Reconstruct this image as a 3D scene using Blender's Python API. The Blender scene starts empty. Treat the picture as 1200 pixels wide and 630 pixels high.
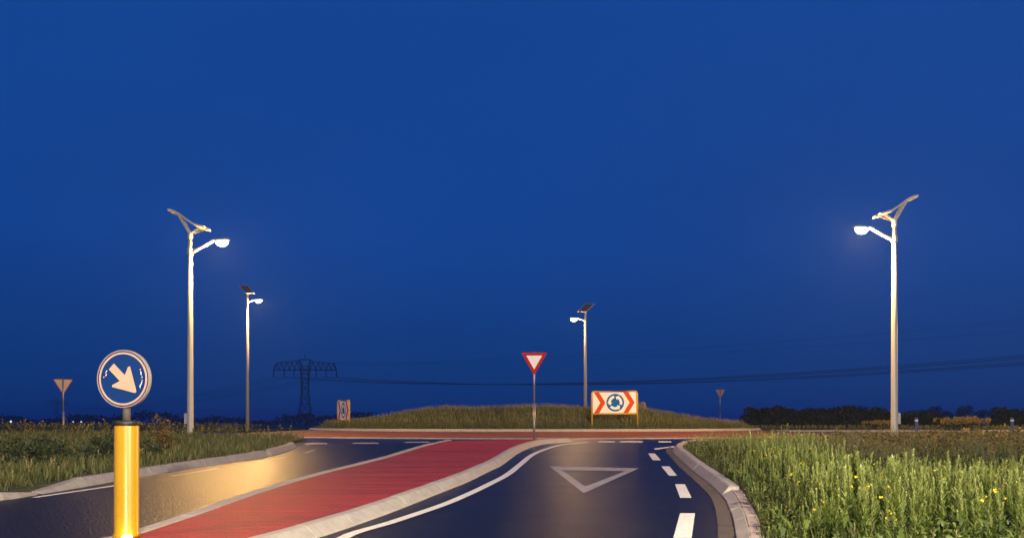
import bpy, bmesh, math, random
import numpy as np
from mathutils import Vector
from mathutils.geometry import tessellate_polygon
random.seed(7); RNG = np.random.default_rng(7)
PI = math.pi
scene = bpy.context.scene
COL = scene.collection

# ------------------------------------------------------------------ camera
F = 1000.0            # focal length in px of the 1200 px wide photograph
HY = 496.0            # horizon row
CZ = 1.32             # eye height above the near road
cam_d = bpy.data.cameras.new('camera'); cam = bpy.data.objects.new('camera', cam_d)
COL.objects.link(cam); scene.camera = cam
cam_d.sensor_width = 36.0; cam_d.lens = 36.0 * F / 1200.0
cam_d.shift_y = (HY - 315.0) / 1200.0
cam_d.clip_start = 0.1; cam_d.clip_end = 9000
cam.location = (0, 0, CZ); cam.rotation_euler = (PI / 2, 0, 0)

# ------------------------------------------------------------------ sky (dusk)
world = bpy.data.worlds.new('World'); scene.world = world; world.use_nodes = True
nt = world.node_tree; nt.nodes.clear()
w_out = nt.nodes.new('ShaderNodeOutputWorld'); w_bg = nt.nodes.new('ShaderNodeBackground')
w_tc = nt.nodes.new('ShaderNodeTexCoord'); w_sep = nt.nodes.new('ShaderNodeSeparateXYZ')
w_ramp = nt.nodes.new('ShaderNodeValToRGB')
w_noise = nt.nodes.new('ShaderNodeTexNoise'); w_mr = nt.nodes.new('ShaderNodeMapRange')
w_map = nt.nodes.new('ShaderNodeMapping'); w_map.inputs['Scale'].default_value = (1, 1, 3)
nt.links.new(w_tc.outputs['Generated'], w_sep.inputs[0]); nt.links.new(w_sep.outputs['Z'], w_ramp.inputs[0])
nt.links.new(w_tc.outputs['Generated'], w_map.inputs[0]); nt.links.new(w_map.outputs[0], w_noise.inputs['Vector'])
w_noise.inputs['Scale'].default_value = 1.8; w_noise.inputs['Detail'].default_value = 3
w_mr.inputs['From Min'].default_value = 0.3; w_mr.inputs['From Max'].default_value = 0.7
w_mr.inputs['To Min'].default_value = 0.93; w_mr.inputs['To Max'].default_value = 1.07
nt.links.new(w_noise.outputs['Fac'], w_mr.inputs['Value'])
e = w_ramp.color_ramp.elements
e[0].position = 0.0; e[0].color = (0.0012, 0.0360, 0.165, 1)
e[1].position = 0.45; e[1].color = (0.0036, 0.0560, 0.295, 1)
for p, c in ((0.09, (0.0014, 0.0400, 0.205, 1)), (0.2, (0.0020, 0.0500, 0.270, 1))):
    q = e.new(p); q.color = c
nt.links.new(w_ramp.outputs[0], w_bg.inputs[0]); nt.links.new(w_mr.outputs[0], w_bg.inputs[1])
nt.links.new(w_bg.outputs[0], w_out.inputs[0])

scene.view_settings.view_transform = 'Standard'; scene.view_settings.look = 'None'
scene.view_settings.exposure = 0.0; scene.view_settings.gamma = 1.0
try: scene.view_settings.use_curve_mapping = False
except Exception: pass
LAMP_W = 8500.0       # one street lamp
LAMP_COL = (1.0, 0.55, 0.15)
NEAR_COL = (1.0, 0.84, 0.60)

# ------------------------------------------------------------------ ground shape
K = 0.65 / 22.0; DK = 31.0
def g(D): return min((D - 9.0) * K, 0.65)
def G(px, py, h=0.0):
    """pixel on the (sloping) road -> world point h metres above the road"""
    v = py - HY
    D = F * (CZ + 9 * K - h) / (v + F * K)
    if D > DK or D < 0: D = F * (CZ - 0.65 - h) / v
    return Vector(((px - 600.0) / F * D, D, g(D) + h))
def at(px, D, z=0.0): return Vector(((px - 600.0) / F * D, D, z))
def zpx(py, D): return CZ + (HY - py) / F * D
CX, CY, RI, RA, RO = 1.4, 56.3, 14.3, 19.3, 25.3     # roundabout
def mound(x, y):
    r = math.hypot(x - CX, y - CY); t = max(0, min(1, (RI - 0.5 - r) / 8.5)); t = t * t * (3 - 2 * t)
    return 1.02 + 0.95 * t + 0.06 * math.sin(x * .9) * t + 0.05 * math.sin(y * 1.3 + x * .4) * t

# ------------------------------------------------------------------ materials
MATS = {}
def mat(name, col, rough=0.6, var=0.0, scale=8.0, bump=0.0, bscale=60.0, metal=0.0, spec=0.5, col2=None, coat=0.0,
        emit=None, emit_s=0.0, tint=None, transl=0.0, detail=6.0, speck=None, rvar=0.12):
    if name in MATS: return MATS[name]
    m = bpy.data.materials.new(name); m.use_nodes = True; MATS[name] = m
    t = m.node_tree; b = t.nodes['Principled BSDF']
    b.inputs['Base Color'].default_value = (*col, 1); b.inputs['Roughness'].default_value = rough
    b.inputs['Metallic'].default_value = metal; b.inputs['Specular IOR Level'].default_value = spec
    b.inputs['Coat Weight'].default_value = coat; b.inputs['Coat Roughness'].default_value = 0.12
    tc = t.nodes.new('ShaderNodeTexCoord')
    last = None
    if var > 0 or col2:
        n = t.nodes.new('ShaderNodeTexNoise'); n.inputs['Scale'].default_value = scale; n.inputs['Detail'].default_value = detail
        n.inputs['Roughness'].default_value = 0.65
        t.links.new(tc.outputs['Object'], n.inputs['Vector'])
        r = t.nodes.new('ShaderNodeValToRGB'); r.color_ramp.elements[0].position = 0.32; r.color_ramp.elements[1].position = 0.68
        c2 = col2 if col2 else tuple(min(1, c * (1 + var)) for c in col)
        r.color_ramp.elements[0].color = (*[c * (1 - var) for c in col], 1); r.color_ramp.elements[1].color = (*c2, 1)
        t.links.new(n.outputs['Fac'], r.inputs[0]); last = r.outputs[0]
        mr = t.nodes.new('ShaderNodeMapRange'); mr.inputs['To Min'].default_value = max(0.03, rough - rvar); mr.inputs['To Max'].default_value = min(1, rough + rvar)
        t.links.new(n.outputs['Fac'], mr.inputs['Value']); t.links.new(mr.outputs[0], b.inputs['Roughness'])
    if speck:
        vo = t.nodes.new('ShaderNodeTexNoise'); vo.inputs['Scale'].default_value = speck[0]; vo.inputs['Detail'].default_value = 2
        t.links.new(tc.outputs['Object'], vo.inputs['Vector'])
        r2 = t.nodes.new('ShaderNodeValToRGB'); r2.color_ramp.elements[0].position = speck[1]; r2.color_ramp.elements[1].position = speck[1] + 0.05
        r2.color_ramp.elements[0].color = (0, 0, 0, 1); r2.color_ramp.elements[1].color = (1, 1, 1, 1)
        t.links.new(vo.outputs['Fac'], r2.inputs[0])
        mx = t.nodes.new('ShaderNodeMix'); mx.data_type = 'RGBA'
        t.links.new(r2.outputs[0], mx.inputs[0])
        if last: t.links.new(last, mx.inputs[6])
        else: mx.inputs[6].default_value = (*col, 1)
        mx.inputs[7].default_value = (*speck[2], 1); last = mx.outputs[2]
    if tint:
        at_ = t.nodes.new('ShaderNodeAttribute'); at_.attribute_name = 'tint'
        r = t.nodes.new('ShaderNodeValToRGB'); el = r.color_ramp.elements
        el[0].color = (*tint[0], 1); el[1].color = (*tint[-1], 1)
        for i, c in enumerate(tint[1:-1]):
            q = el.new((i + 1) / (len(tint) - 1)); q.color = (*c, 1)
        t.links.new(at_.outputs['Fac'], r.inputs[0]); last = r.outputs[0]
    if last: t.links.new(last, b.inputs['Base Color'])
    if bump > 0:
        n = t.nodes.new('ShaderNodeTexNoise'); n.inputs['Scale'].default_value = bscale; n.inputs['Detail'].default_value = 4
        t.links.new(tc.outputs['Object'], n.inputs['Vector'])
        bp = t.nodes.new('ShaderNodeBump'); bp.inputs['Strength'].default_value = bump; bp.inputs['Distance'].default_value = 0.02
        t.links.new(n.outputs['Fac'], bp.inputs['Height']); t.links.new(bp.outputs[0], b.inputs['Normal'])
    if emit:
        b.inputs['Emission Color'].default_value = (*emit, 1); b.inputs['Emission Strength'].default_value = emit_s
    if transl > 0:
        tr = t.nodes.new('ShaderNodeBsdfTranslucent'); mxs = t.nodes.new('ShaderNodeMixShader'); mxs.inputs[0].default_value = transl
        if last: t.links.new(last, tr.inputs[0])
        else: tr.inputs[0].default_value = (*col, 1)
        out = t.nodes['Material Output']
        t.links.new(b.outputs[0], mxs.inputs[1]); t.links.new(tr.outputs[0], mxs.inputs[2]); t.links.new(mxs.outputs[0], out.inputs[0])
    return m

def brick_mat(name, c1, c2, mortar, bw, bh, rough, rot=0.0, polar=None):
    m = bpy.data.materials.new(name); m.use_nodes = True
    t = m.node_tree; b = t.nodes['Principled BSDF']; tc = t.nodes.new('ShaderNodeTexCoord')
    mp = t.nodes.new('ShaderNodeMapping'); mp.inputs['Rotation'].default_value = (0, 0, rot)
    br = t.nodes.new('ShaderNodeTexBrick'); br.inputs['Color1'].default_value = (*c1, 1); br.inputs['Color2'].default_value = (*c2, 1)
    br.inputs['Mortar'].default_value = (*mortar, 1); br.inputs['Scale'].default_value = 1.0; br.inputs['Mortar Size'].default_value = 0.006
    br.inputs['Brick Width'].default_value = bw; br.inputs['Row Height'].default_value = bh; br.inputs['Bias'].default_value = -0.1
    t.links.new(tc.outputs['Object'], mp.inputs[0]); t.links.new(mp.outputs[0], br.inputs['Vector'])
    # large worn bands running across, plus fine dirt
    mp2 = t.nodes.new('ShaderNodeMapping'); mp2.inputs['Scale'].default_value = (0.30, 4.2, 1)
    n = t.nodes.new('ShaderNodeTexNoise'); n.inputs['Scale'].default_value = 1.2; n.inputs['Detail'].default_value = 7; n.inputs['Roughness'].default_value = 0.7
    t.links.new(tc.outputs['Object'], mp2.inputs[0]); t.links.new(mp2.outputs[0], n.inputs['Vector'])
    r = t.nodes.new('ShaderNodeMapRange'); r.inputs['From Min'].default_value = 0.3; r.inputs['From Max'].default_value = 0.7
    r.inputs['To Min'].default_value = 0.42; r.inputs['To Max'].default_value = 1.35
    t.links.new(n.outputs['Fac'], r.inputs['Value'])
    mx = t.nodes.new('ShaderNodeMix'); mx.data_type = 'RGBA'; mx.blend_type = 'MULTIPLY'; mx.inputs[0].default_value = 1
    t.links.new(br.outputs['Color'], mx.inputs[6]); t.links.new(r.outputs[0], mx.inputs[7]); t.links.new(mx.outputs[2], b.inputs['Base Color'])
    rr = t.nodes.new('ShaderNodeMapRange'); rr.inputs['To Min'].default_value = rough - 0.15; rr.inputs['To Max'].default_value = rough + 0.2
    t.links.new(n.outputs['Fac'], rr.inputs['Value']); t.links.new(rr.outputs[0], b.inputs['Roughness'])
    bp = t.nodes.new('ShaderNodeBump'); bp.inputs['Strength'].default_value = 0.5; bp.inputs['Distance'].default_value = 0.008; bp.invert = True
    n2 = t.nodes.new('ShaderNodeTexNoise'); n2.inputs['Scale'].default_value = 45; n2.inputs['Detail'].default_value = 3
    t.links.new(tc.outputs['Object'], n2.inputs['Vector'])
    ad = t.nodes.new('ShaderNodeMath'); ad.operation = 'MULTIPLY_ADD'; ad.inputs[1].default_value = 0.6
    t.links.new(n2.outputs['Fac'], ad.inputs[0]); t.links.new(br.outputs['Fac'], ad.inputs[2])
    t.links.new(ad.outputs[0], bp.inputs['Height']); t.links.new(bp.outputs[0], b.inputs['Normal'])
    b.inputs['Specular IOR Level'].default_value = 0.12
    MATS[name] = m
    return m

ASPH = mat('asphalt', (0.0045, 0.0055, 0.0110), 0.30, 0.35, 1.1, 0.35, 90.0, spec=0.10, rvar=0.06, speck=(90.0, 0.74, (0.022, 0.023, 0.030)))
ASPH_OLD = mat('older_asphalt', (0.0060, 0.0065, 0.0110), 0.34, 0.35, 1.1, 0.9, 28.0, spec=0.08, rvar=0.03, speck=(80.0, 0.72, (0.03, 0.03, 0.035)))
SOIL = mat('field_soil', (0.035, 0.042, 0.016), 0.9, 0.4, 0.6, 0.6, 9.0)
TURF = mat('turf', (0.040, 0.052, 0.016), 0.9, 0.4, 2.2, 0.8, 30.0)
PAINT = mat('road_paint', (0.80, 0.78, 0.72), 0.55, 0.08, 9.0, 0.4, 90.0, speck=(38.0, 0.66, (0.25, 0.24, 0.22)))
WORN = mat('worn_paint', (0.34, 0.32, 0.31), 0.5, 0.25, 5.0, 0.4, 80.0, speck=(24.0, 0.60, (0.08, 0.08, 0.085)))
CONC = mat('kerb_concrete', (0.40, 0.37, 0.33), 0.75, 0.16, 6.0, 0.5, 55.0, speck=(70.0, 0.68, (0.2, 0.19, 0.17)))
CONC_PINK = mat('kerb_pink_concrete', (0.46, 0.37, 0.32), 0.75, 0.15, 6.0, 0.5, 55.0)
CONC_DARK = mat('gutter_concrete', (0.030, 0.031, 0.036), 0.6, 0.25, 5.0, 0.5, 60.0)
CONC_GREY = mat('weathered_kerb_concrete', (0.30, 0.28, 0.27), 0.8, 0.2, 5.0, 0.5, 50.0)
RED = brick_mat('red_paving', (0.42, 0.036, 0.052), (0.32, 0.030, 0.052), (0.15, 0.024, 0.035), 0.21, 0.105, 0.62)
APRON = brick_mat('brick_apron', (0.34, 0.120, 0.050), (0.25, 0.085, 0.040), (0.10, 0.05, 0.035), 0.21, 0.105, 0.62)

# ------------------------------------------------------------------ object helpers
def link(name, me, m=None, parent=None):
    o = bpy.data.objects.new(name, me); COL.objects.link(o)
    if m is not None and me is not None and not me.materials: me.materials.append(m)
    if parent is not None: o.parent = parent
    return o
def tag(o, label=None, cat=None, group=None, kind=None):
    if label: o['label'] = label
    if cat: o['category'] = cat
    if group: o['group'] = group
    if kind: o['kind'] = kind
    return o
def empty(name, loc=(0, 0, 0), rz=0.0):
    o = bpy.data.objects.new(name, None); COL.objects.link(o); o.location = loc; o.rotation_euler = (0, 0, rz); o.empty_display_size = 0.1
    return o
class MB:
    def __init__(s): s.v = []; s.f = []; s.sm = []
    def add(s, vs, fs, smooth=False):
        n = len(s.v); s.v += [tuple(p) for p in vs]; s.f += [[i + n for i in q] for q in fs]; s.sm += [smooth] * len(fs); return s
    def box(s, c, d):
        x, y, z = c; a, b, h = d[0] / 2, d[1] / 2, d[2] / 2
        vs = [(x + i * a, y + j * b, z + k * h) for k in (-1, 1) for j in (-1, 1) for i in (-1, 1)]
        return s.add(vs, [(0, 2, 3, 1), (4, 5, 7, 6), (0, 1, 5, 4), (2, 6, 7, 3), (0, 4, 6, 2), (1, 3, 7, 5)])
    def tube(s, pts, rad, n=10, cap=True):
        pts = [Vector(p) for p in pts]
        if not hasattr(rad, '__len__'): rad = [rad] * len(pts)
        vs = []; fs = []
        ref = None
        for i, p in enumerate(pts):
            d = (pts[min(i + 1, len(pts) - 1)] - pts[max(i - 1, 0)]).normalized()
            if ref is None:
                ref = Vector((0, 0, 1)) if abs(d.z) < 0.9 else Vector((1, 0, 0))
            u = d.cross(ref).normalized(); w = u.cross(d)
            for k in range(n):
                a = 2 * PI * k / n; vs.append(p + (u * math.cos(a) + w * math.sin(a)) * rad[i])
        for i in range(len(pts) - 1):
            for k in range(n):
                a, b = i * n + k, i * n + (k + 1) % n; fs.append((a, a + n, b + n, b))
        s.add(vs, fs, n > 5)
        if cap:
            m = len(s.v) - len(vs)
            s.f.append([m + k for k in range(n)]); s.sm.append(False)
            s.f.append([m + (len(pts) - 1) * n + k for k in range(n - 1, -1, -1)]); s.sm.append(False)
        return s
    def lathe(s, prof, n=24, c=(0, 0)):
        vs = [(c[0] + r * math.cos(2 * PI * k / n), c[1] + r * math.sin(2 * PI * k / n), z) for r, z in prof for k in range(n)]
        fs = [(i * n + k, i * n + (k + 1) % n, (i + 1) * n + (k + 1) % n, (i + 1) * n + k) for i in range(len(prof) - 1) for k in range(n)]
        s.add(vs, fs, True)
        m = len(s.v) - len(vs)
        s.f.append([m + k for k in range(n - 1, -1, -1)]); s.sm.append(False)
        s.f.append([m + (len(prof) - 1) * n + k for k in range(n)]); s.sm.append(False)
        return s
    def prism(s, poly, y0, y1):
        """polygon in x,z (counter-clockwise seen from -y), y0 = front"""
        n = len(poly); vs = [(x, y0, z) for x, z in poly] + [(x, y1, z) for x, z in poly]
        fs = [tuple(range(n)), tuple(range(2 * n - 1, n - 1, -1))] + [(i, i + n, (i + 1) % n + n, (i + 1) % n) for i in range(n)]
        return s.add(vs, fs)
    def ring(s, po, pi_, y0, y1):
        n = len(po)
        vs = [(x, y0, z) for x, z in po] + [(x, y0, z) for x, z in pi_] + [(x, y1, z) for x, z in po] + [(x, y1, z) for x, z in pi_]
        fs = []
        for i in range(n):
            j = (i + 1) % n
            fs += [(i, j, n + j, n + i), (2 * n + j, 2 * n + i, 3 * n + i, 3 * n + j), (j, i, 2 * n + i, 2 * n + j), (n + i, n + j, 3 * n + j, 3 * n + i)]
        return s.add(vs, fs)
    def mesh(s, name, recalc=True):
        me = bpy.data.meshes.new(name); me.from_pydata(s.v, [], s.f)
        me.polygons.foreach_set('use_smooth', s.sm)
        if recalc:
            bm = bmesh.new(); bm.from_mesh(me); bmesh.ops.recalc_face_normals(bm, faces=bm.faces); bm.to_mesh(me); bm.free()
        me.update(); return me
    def build(s, name, m, parent=None): return link(name, s.mesh(name), m, parent)

def copy_tree(o, parent=None):
    c = o.copy(); COL.objects.link(c); c.parent = parent
    if parent is not None: c.matrix_parent_inverse = o.matrix_parent_inverse
    for ch in [q for q in bpy.data.objects if q.parent == o]: copy_tree(ch, c)
    return c

# ---- flat sheets that follow the ground
def sheet(name, poly, zf, m, parent=None, cuts=(), step=0.0, skirt=0.0):
    bm = bmesh.new(); vs = [bm.verts.new((p[0], p[1], 0)) for p in poly]; bm.faces.new(vs)
    def cut(co, no):
        bmesh.ops.bisect_plane(bm, geom=bm.verts[:] + bm.edges[:] + bm.faces[:], plane_co=co, plane_no=no, dist=1e-5)
    bmesh.ops.triangulate(bm, faces=bm.faces[:])
    for y in cuts: cut((0, y, 0), (0, 1, 0))
    if step > 0:
        xs = [p[0] for p in poly]; ys = [p[1] for p in poly]
        x = math.floor(min(xs)) + step
        while x < max(xs): cut((x, 0, 0), (1, 0, 0)); x += step
        y = math.floor(min(ys)) + step
        while y < max(ys): cut((0, y, 0), (0, 1, 0)); y += step
    bmesh.ops.triangulate(bm, faces=bm.faces[:])
    for v in bm.verts: v.co.z = zf(v.co.x, v.co.y)
    bmesh.ops.recalc_face_normals(bm, faces=bm.faces)
    if sum(f.normal.z for f in bm.faces) < 0: bmesh.ops.reverse_faces(bm, faces=bm.faces)
    if skirt > 0:
        r_ = bmesh.ops.extrude_edge_only(bm, edges=[e_ for e_ in bm.edges if e_.is_boundary])
        for v in [q for q in r_['geom'] if isinstance(q, bmesh.types.BMVert)]: v.co.z -= skirt
    me = bpy.data.meshes.new(name); bm.to_mesh(me); bm.free()
    return link(name, me, m, parent)

def smooth_path(pts, step=0.25):
    pts = [Vector((p[0], p[1], 0)) for p in pts]
    P = [pts[0] * 2 - pts[1]] + pts + [pts[-1] * 2 - pts[-2]]
    out = []
    for i in range(1, len(P) - 2):
        p0, p1, p2, p3 = P[i - 1], P[i], P[i + 1], P[i + 2]
        # centripetal-ish: chord scaled tangents
        d1 = max((p2 - p1).length, 1e-4); d0 = max((p1 - p0).length, 1e-4); d2 = max((p3 - p2).length, 1e-4)
        m1 = ((p2 - p0) / (d0 + d1)) * d1; m2 = ((p3 - p1) / (d1 + d2)) * d1
        n = max(2, int(d1 / step))
        for k in range(n):
            t = k / n
            out.append(p1 * (2 * t**3 - 3 * t * t + 1) + m1 * (t**3 - 2 * t * t + t) + p2 * (-2 * t**3 + 3 * t * t) + m2 * (t**3 - t * t))
    out.append(pts[-1]); return out
def offset(path, d):
    """left of the walking direction is positive"""
    out = []
    for i, p in enumerate(path):
        t = (path[min(i + 1, len(path) - 1)] - path[max(i - 1, 0)]).normalized()
        out.append(p + Vector((-t.y, t.x, 0)) * d)
    return out
def strip(name, path, w, h, m, parent, side=0.5):
    """painted line of width w centred on the path"""
    a = offset(path, w * side); b = offset(path, -w * (1 - side)); n = len(path)
    vs = [(p.x, p.y, g(p.y) + h) for p in a] + [(p.x, p.y, g(p.y) + h) for p in b]
    me = bpy.data.meshes.new(name); me.from_pydata(vs, [], [(i + n, i + n + 1, i + 1, i) for i in range(n - 1)])
    return link(name, me, m, parent)
def stones(name, path, prof, length, m, parent, zf=None, gap=0.008, taper=(False, False)):
    """kerb stones along a path; prof = (left offset, height) loop"""
    zf = zf or (lambda x, y: g(y))
    cum = [0.0]
    for i in range(1, len(path)): cum.append(cum[-1] + (path[i] - path[i - 1]).length)
    tot = cum[-1]; cnt = max(1, int(round(tot / length))); L = tot / cnt
    def pos(s_):
        s_ = max(0, min(tot, s_)); i = int(np.searchsorted(cum, s_, side='right')) - 1; i = max(0, min(len(path) - 2, i))
        t = (s_ - cum[i]) / max(1e-6, cum[i + 1] - cum[i]); p = path[i].lerp(path[i + 1], t)
        d = (path[min(i + 2, len(path) - 1)] - path[max(i - 1, 0)]).normalized(); return p, Vector((-d.y, d.x, 0))
    n = len(prof); cx = sum(q[0] for q in prof) / n
    for c in range(cnt):
        s0, s1 = c * L + gap / 2, (c + 1) * L - gap / 2; segs = 3; ch = 0.012; vs = []
        stn = [(s0, 0.93), (s0 + ch, 1.0)] + [(s0 + (s1 - s0) * k / segs, 1.0) for k in range(1, segs)] + [(s1 - ch, 1.0), (s1, 0.93)]
        jz = random.uniform(-0.004, 0.004); jl = random.uniform(-0.004, 0.004)
        for (s_, sc) in stn:
            p, nrm = pos(s_); hz = 1.0
            if taper[0] and c == 0: hz = 0.25 + 0.75 * (s_ - s0) / (s1 - s0)
            if taper[1] and c == cnt - 1: hz = 1.0 - 0.75 * (s_ - s0) / (s1 - s0)
            for (o_, h_) in prof:
                oo = cx + (o_ - cx) * sc + jl; q = p + nrm * oo
                vs.append((q.x, q.y, zf(p.x, p.y) + (h_ * hz * (sc if h_ > 0.03 else 1)) + jz))
        fs = [tuple(range(n))] + [tuple((len(stn) - 1) * n + k for k in range(n - 1, -1, -1))]
        for a in range(len(stn) - 1):
            for k in range(n): fs.append((a * n + k, a * n + n + k, a * n + n + (k + 1) % n, a * n + (k + 1) % n))
        mb = MB(); mb.add(vs, fs); mb.build(name, m, parent)

# ================================================================== SETTING
# ground: one sheet to the horizon
def ground_z(x, y):
    z = g(y) - 0.10
    return z
xs = sorted(set([-6000, -3000, -1500, -800, -400] + list(range(-200, 201, 20)) + [400, 800, 1500, 3000, 6000]))
ys = sorted(set([-400, -120, -60, -30, 0, 10, 20, 31, 45, 60, 80, 100, 140, 200, 300, 500, 800, 1400, 2500, 4500, 8000]))
vs = [(x, y, ground_z(x, max(y, -30))) for y in ys for x in xs]; nx = len(xs)
fs = [(j * nx + i, j * nx + i + 1, (j + 1) * nx + i + 1, (j + 1) * nx + i) for j in range(len(ys) - 1) for i in range(nx - 1)]
me = bpy.data.meshes.new('ground'); me.from_pydata(vs, [], fs)
tag(link('ground', me, SOIL), kind='structure')

# road: asphalt sheet
bmv = []
def road_z(x, y): return g(y) - 0.004
road = empty('road'); tag(road, kind='structure')
sheet('asphalt_surface', [(-26, -30), (30, -30), (30, 90), (-26, 90)], road_z, ASPH, road, cuts=(DK,))
sheet('asphalt_surface', [(-160, 46.5), (-26, 46.5), (-26, 58), (-160, 58)], road_z, ASPH, road)
sheet('asphalt_surface', [(30, 60), (160, 62), (160, 70), (30, 71)], road_z, ASPH, road)

# traced edges (pixels of the photograph on the road plane)
kerb_right_island = [G(x, y) for x, y in ((670, 517.5), (637.6, 519.9), (612, 528), (586, 545.5), (570, 553), (550, 563), (519, 575.5), (446, 604), (369, 630))]
kerb_right_island += [Vector((-2.75, 8.2, 0)), Vector((-3.5, 6.2, 0)), Vector((-4.3, 5.2, 0))]
path_ri = smooth_path(kerb_right_island)
left_border = [G(x, y, .1) for x, y in ((526, 515.3), (497, 522), (446, 537), (373, 555), (300, 576.5), (219, 604.5), (162.4, 622.6), (128, 632))]
left_border += [Vector((-5.05, 8.2, 0)), Vector((-5.2, 6.2, 0)), Vector((-4.95, 5.2, 0))]
path_lb = smooth_path(left_border)

# splitter island: red paving between a bevelled kerb and a flat white kerb
isl = empty('splitter_island'); tag(isl, kind='structure')
inner = offset(path_ri, -0.27); innl = offset(path_lb, 0.09)
poly = [(p.x, p.y) for p in inner[::3]] + [(p.x, p.y) for p in innl[::-3]]
sheet('red_paving', poly, lambda x, y: g(y) + 0.105, RED, isl, cuts=(28, DK))
stones('kerb_stone', path_ri, [(0.02, -0.02), (0.0, 0.02), (-0.13, 0.125), (-0.16, 0.135), (-0.265, 0.135), (-0.28, 0.125), (-0.28, -0.02)], 1.0, CONC, isl)
stones('border_stone', path_lb, [(0.10, -0.02), (0.10, 0.110), (0.09, 0.116), (-0.09, 0.116), (-0.10, 0.108), (-0.105, -0.02)], 1.0, CONC, isl)

# right kerb with gutter
kr = [Vector((1.3, -6, 0)), Vector((1.25, 2, 0)), Vector((1.55, 5, 0)), Vector((2.12, 8, 0))] + [G(x, y) for x, y in ((862, 630), (857.5, 605), (847, 582), (823, 560.5), (806, 546.5), (796, 536.5), (788.5, 529.5), (789.5, 525), (800, 521), (818, 518.6))]
path_kr = smooth_path(kr, 0.2)
isplit = min(range(len(path_kr)), key=lambda i: abs(path_kr[i].y - G(847, 581).y))
kerb_r = empty('roadside_kerb'); tag(kerb_r, kind='structure')
stones('kerb_stone', path_kr[:isplit + 1], [(0.0, -0.02), (-0.01, 0.02), (-0.135, 0.085), (-0.15, 0.085), (-0.15, -0.02)], 1.0, CONC, kerb_r)
stones('backing_stone', offset(path_kr[:isplit + 1], -0.155), [(0.0, -0.02), (0.0, 0.095), (-0.14, 0.10), (-0.15, 0.09), (-0.15, -0.02)], 1.0, CONC_PINK, kerb_r)
stones('kerb_stone', path_kr[isplit:], [(0.0, -0.02), (-0.01, 0.02), (-0.12, 0.145), (-0.15, 0.16), (-0.27, 0.16), (-0.29, 0.145), (-0.29, -0.02)], 1.25, CONC, kerb_r)
stones('gutter_tile', offset(path_kr[:-14], 0.105), [(0.095, -0.02), (0.095, 0.008), (0.09, 0.011), (-0.09, 0.007), (-0.095, -0.02)], 0.6, CONC_DARK, kerb_r)

# left kerb, in three runs
kl1 = smooth_path([Vector((-11.5, 6, 0)), Vector((-9.9, 11.5, 0))] + [G(x, y) for x, y in ((0, 586), (26, 582.5), (46, 579))])
kl2 = smooth_path([G(x, y) for x, y in ((51, 577.7), (73, 574.5), (164, 558.8), (219, 549.5), (300, 537), (315, 534.3))])
kl3 = smooth_path([G(x, y) for x, y in ((319, 533.2), (333, 529.5), (343, 526.5), (348, 523.5), (343, 521))])
kerb_l = empty('verge_kerb'); tag(kerb_l, kind='structure')
kprof = [(0.0, -0.02), (0.01, 0.02), (0.10, 0.14), (0.13, 0.155), (0.27, 0.155), (0.29, 0.14), (0.29, -0.02)]
for pth, tp in ((kl1, (False, True)), (kl2, (True, False)), (kl3, (False, True))):
    stones('kerb_stone', pth, kprof, 1.1, CONC_GREY, kerb_l, taper=tp)

# older, coarser asphalt of the left lane
sheet('asphalt_surface', [(p.x, p.y) for p in path_lb[::3]] + [(p.x, p.y) for p in (kl1 + kl2 + kl3)[::3]], lambda x, y: g(y), ASPH_OLD, road, cuts=(28, DK))
# verges
def arc(r, a0, a1, n=24): return [Vector((CX + r * math.cos(math.radians(a0 + (a1 - a0) * k / n)), CY + r * math.sin(math.radians(a0 + (a1 - a0) * k / n)), 0)) for k in range(n + 1)]
kb = offset(path_kr, -0.29)
a_r0 = math.degrees(math.atan2(kb[-1].y - CY, kb[-1].x - CX)); a_r1 = math.degrees(math.asin((60 - CY) / RO))
arc_r = arc(RO + 0.1, a_r0 + 2, a_r1, 30)
verge_r_poly = [(p.x, p.y) for p in kb[::3]] + [(p.x, p.y) for p in arc_r] + [(90, 60.5), (90, -6)]
def vz(x, y): return g(y) + 0.10
sheet('verge', verge_r_poly, vz, TURF, None, cuts=(DK,), skirt=.2); tag(bpy.data.objects['verge'], kind='structure')
kbl = [p for q in (kl1, kl2, kl3) for p in offset(q, 0.27)]
a_l1 = 180 + math.degrees(math.asin((CY - 46.4) / RO)); a_l0 = 360 + math.degrees(math.atan2(kbl[-1].y - CY, kbl[-1].x - CX))
arc_l = arc(RO + 0.1, a_l0 - 3, a_l1, 24)
verge_l_poly = [(p.x, p.y) for p in kbl[::2]] + [(p.x, p.y) for p in arc_l] + [(-90, 46.4), (-90, 6)]
vl = sheet('verge', verge_l_poly, vz, TURF, None, cuts=(DK,), skirt=.2); tag(vl, kind='structure')
vf = sheet('verge', [(-26, 58.2), (-160, 58.2), (-160, 110), (-20, 110), (-21.5, 71)], lambda x, y: 0.74, TURF); tag(vf, kind='structure')
vf = sheet('verge', [(26, 71.2), (18, 78), (16, 120), (160, 120), (160, 71.2)], lambda x, y: 0.74, TURF); tag(vf, kind='structure')

ra = empty('arm_kerb'); tag(ra, kind='structure')
stones('kerb_stone', [Vector((22 + k, 71.1, 0)) for k in range(40)], [(0, -.02), (0, .12), (.06, .15), (.3, .15), (.3, -.02)], 1.3, CONC, ra, zf=lambda x, y: .65)
stones('kerb_stone', [Vector((-22.5 - k, 46.3, 0)) for k in range(40)], [(0, -.02), (0, .12), (.06, .15), (.3, .15), (.3, -.02)], 1.3, CONC_GREY, ra, zf=lambda x, y: .65)
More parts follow.
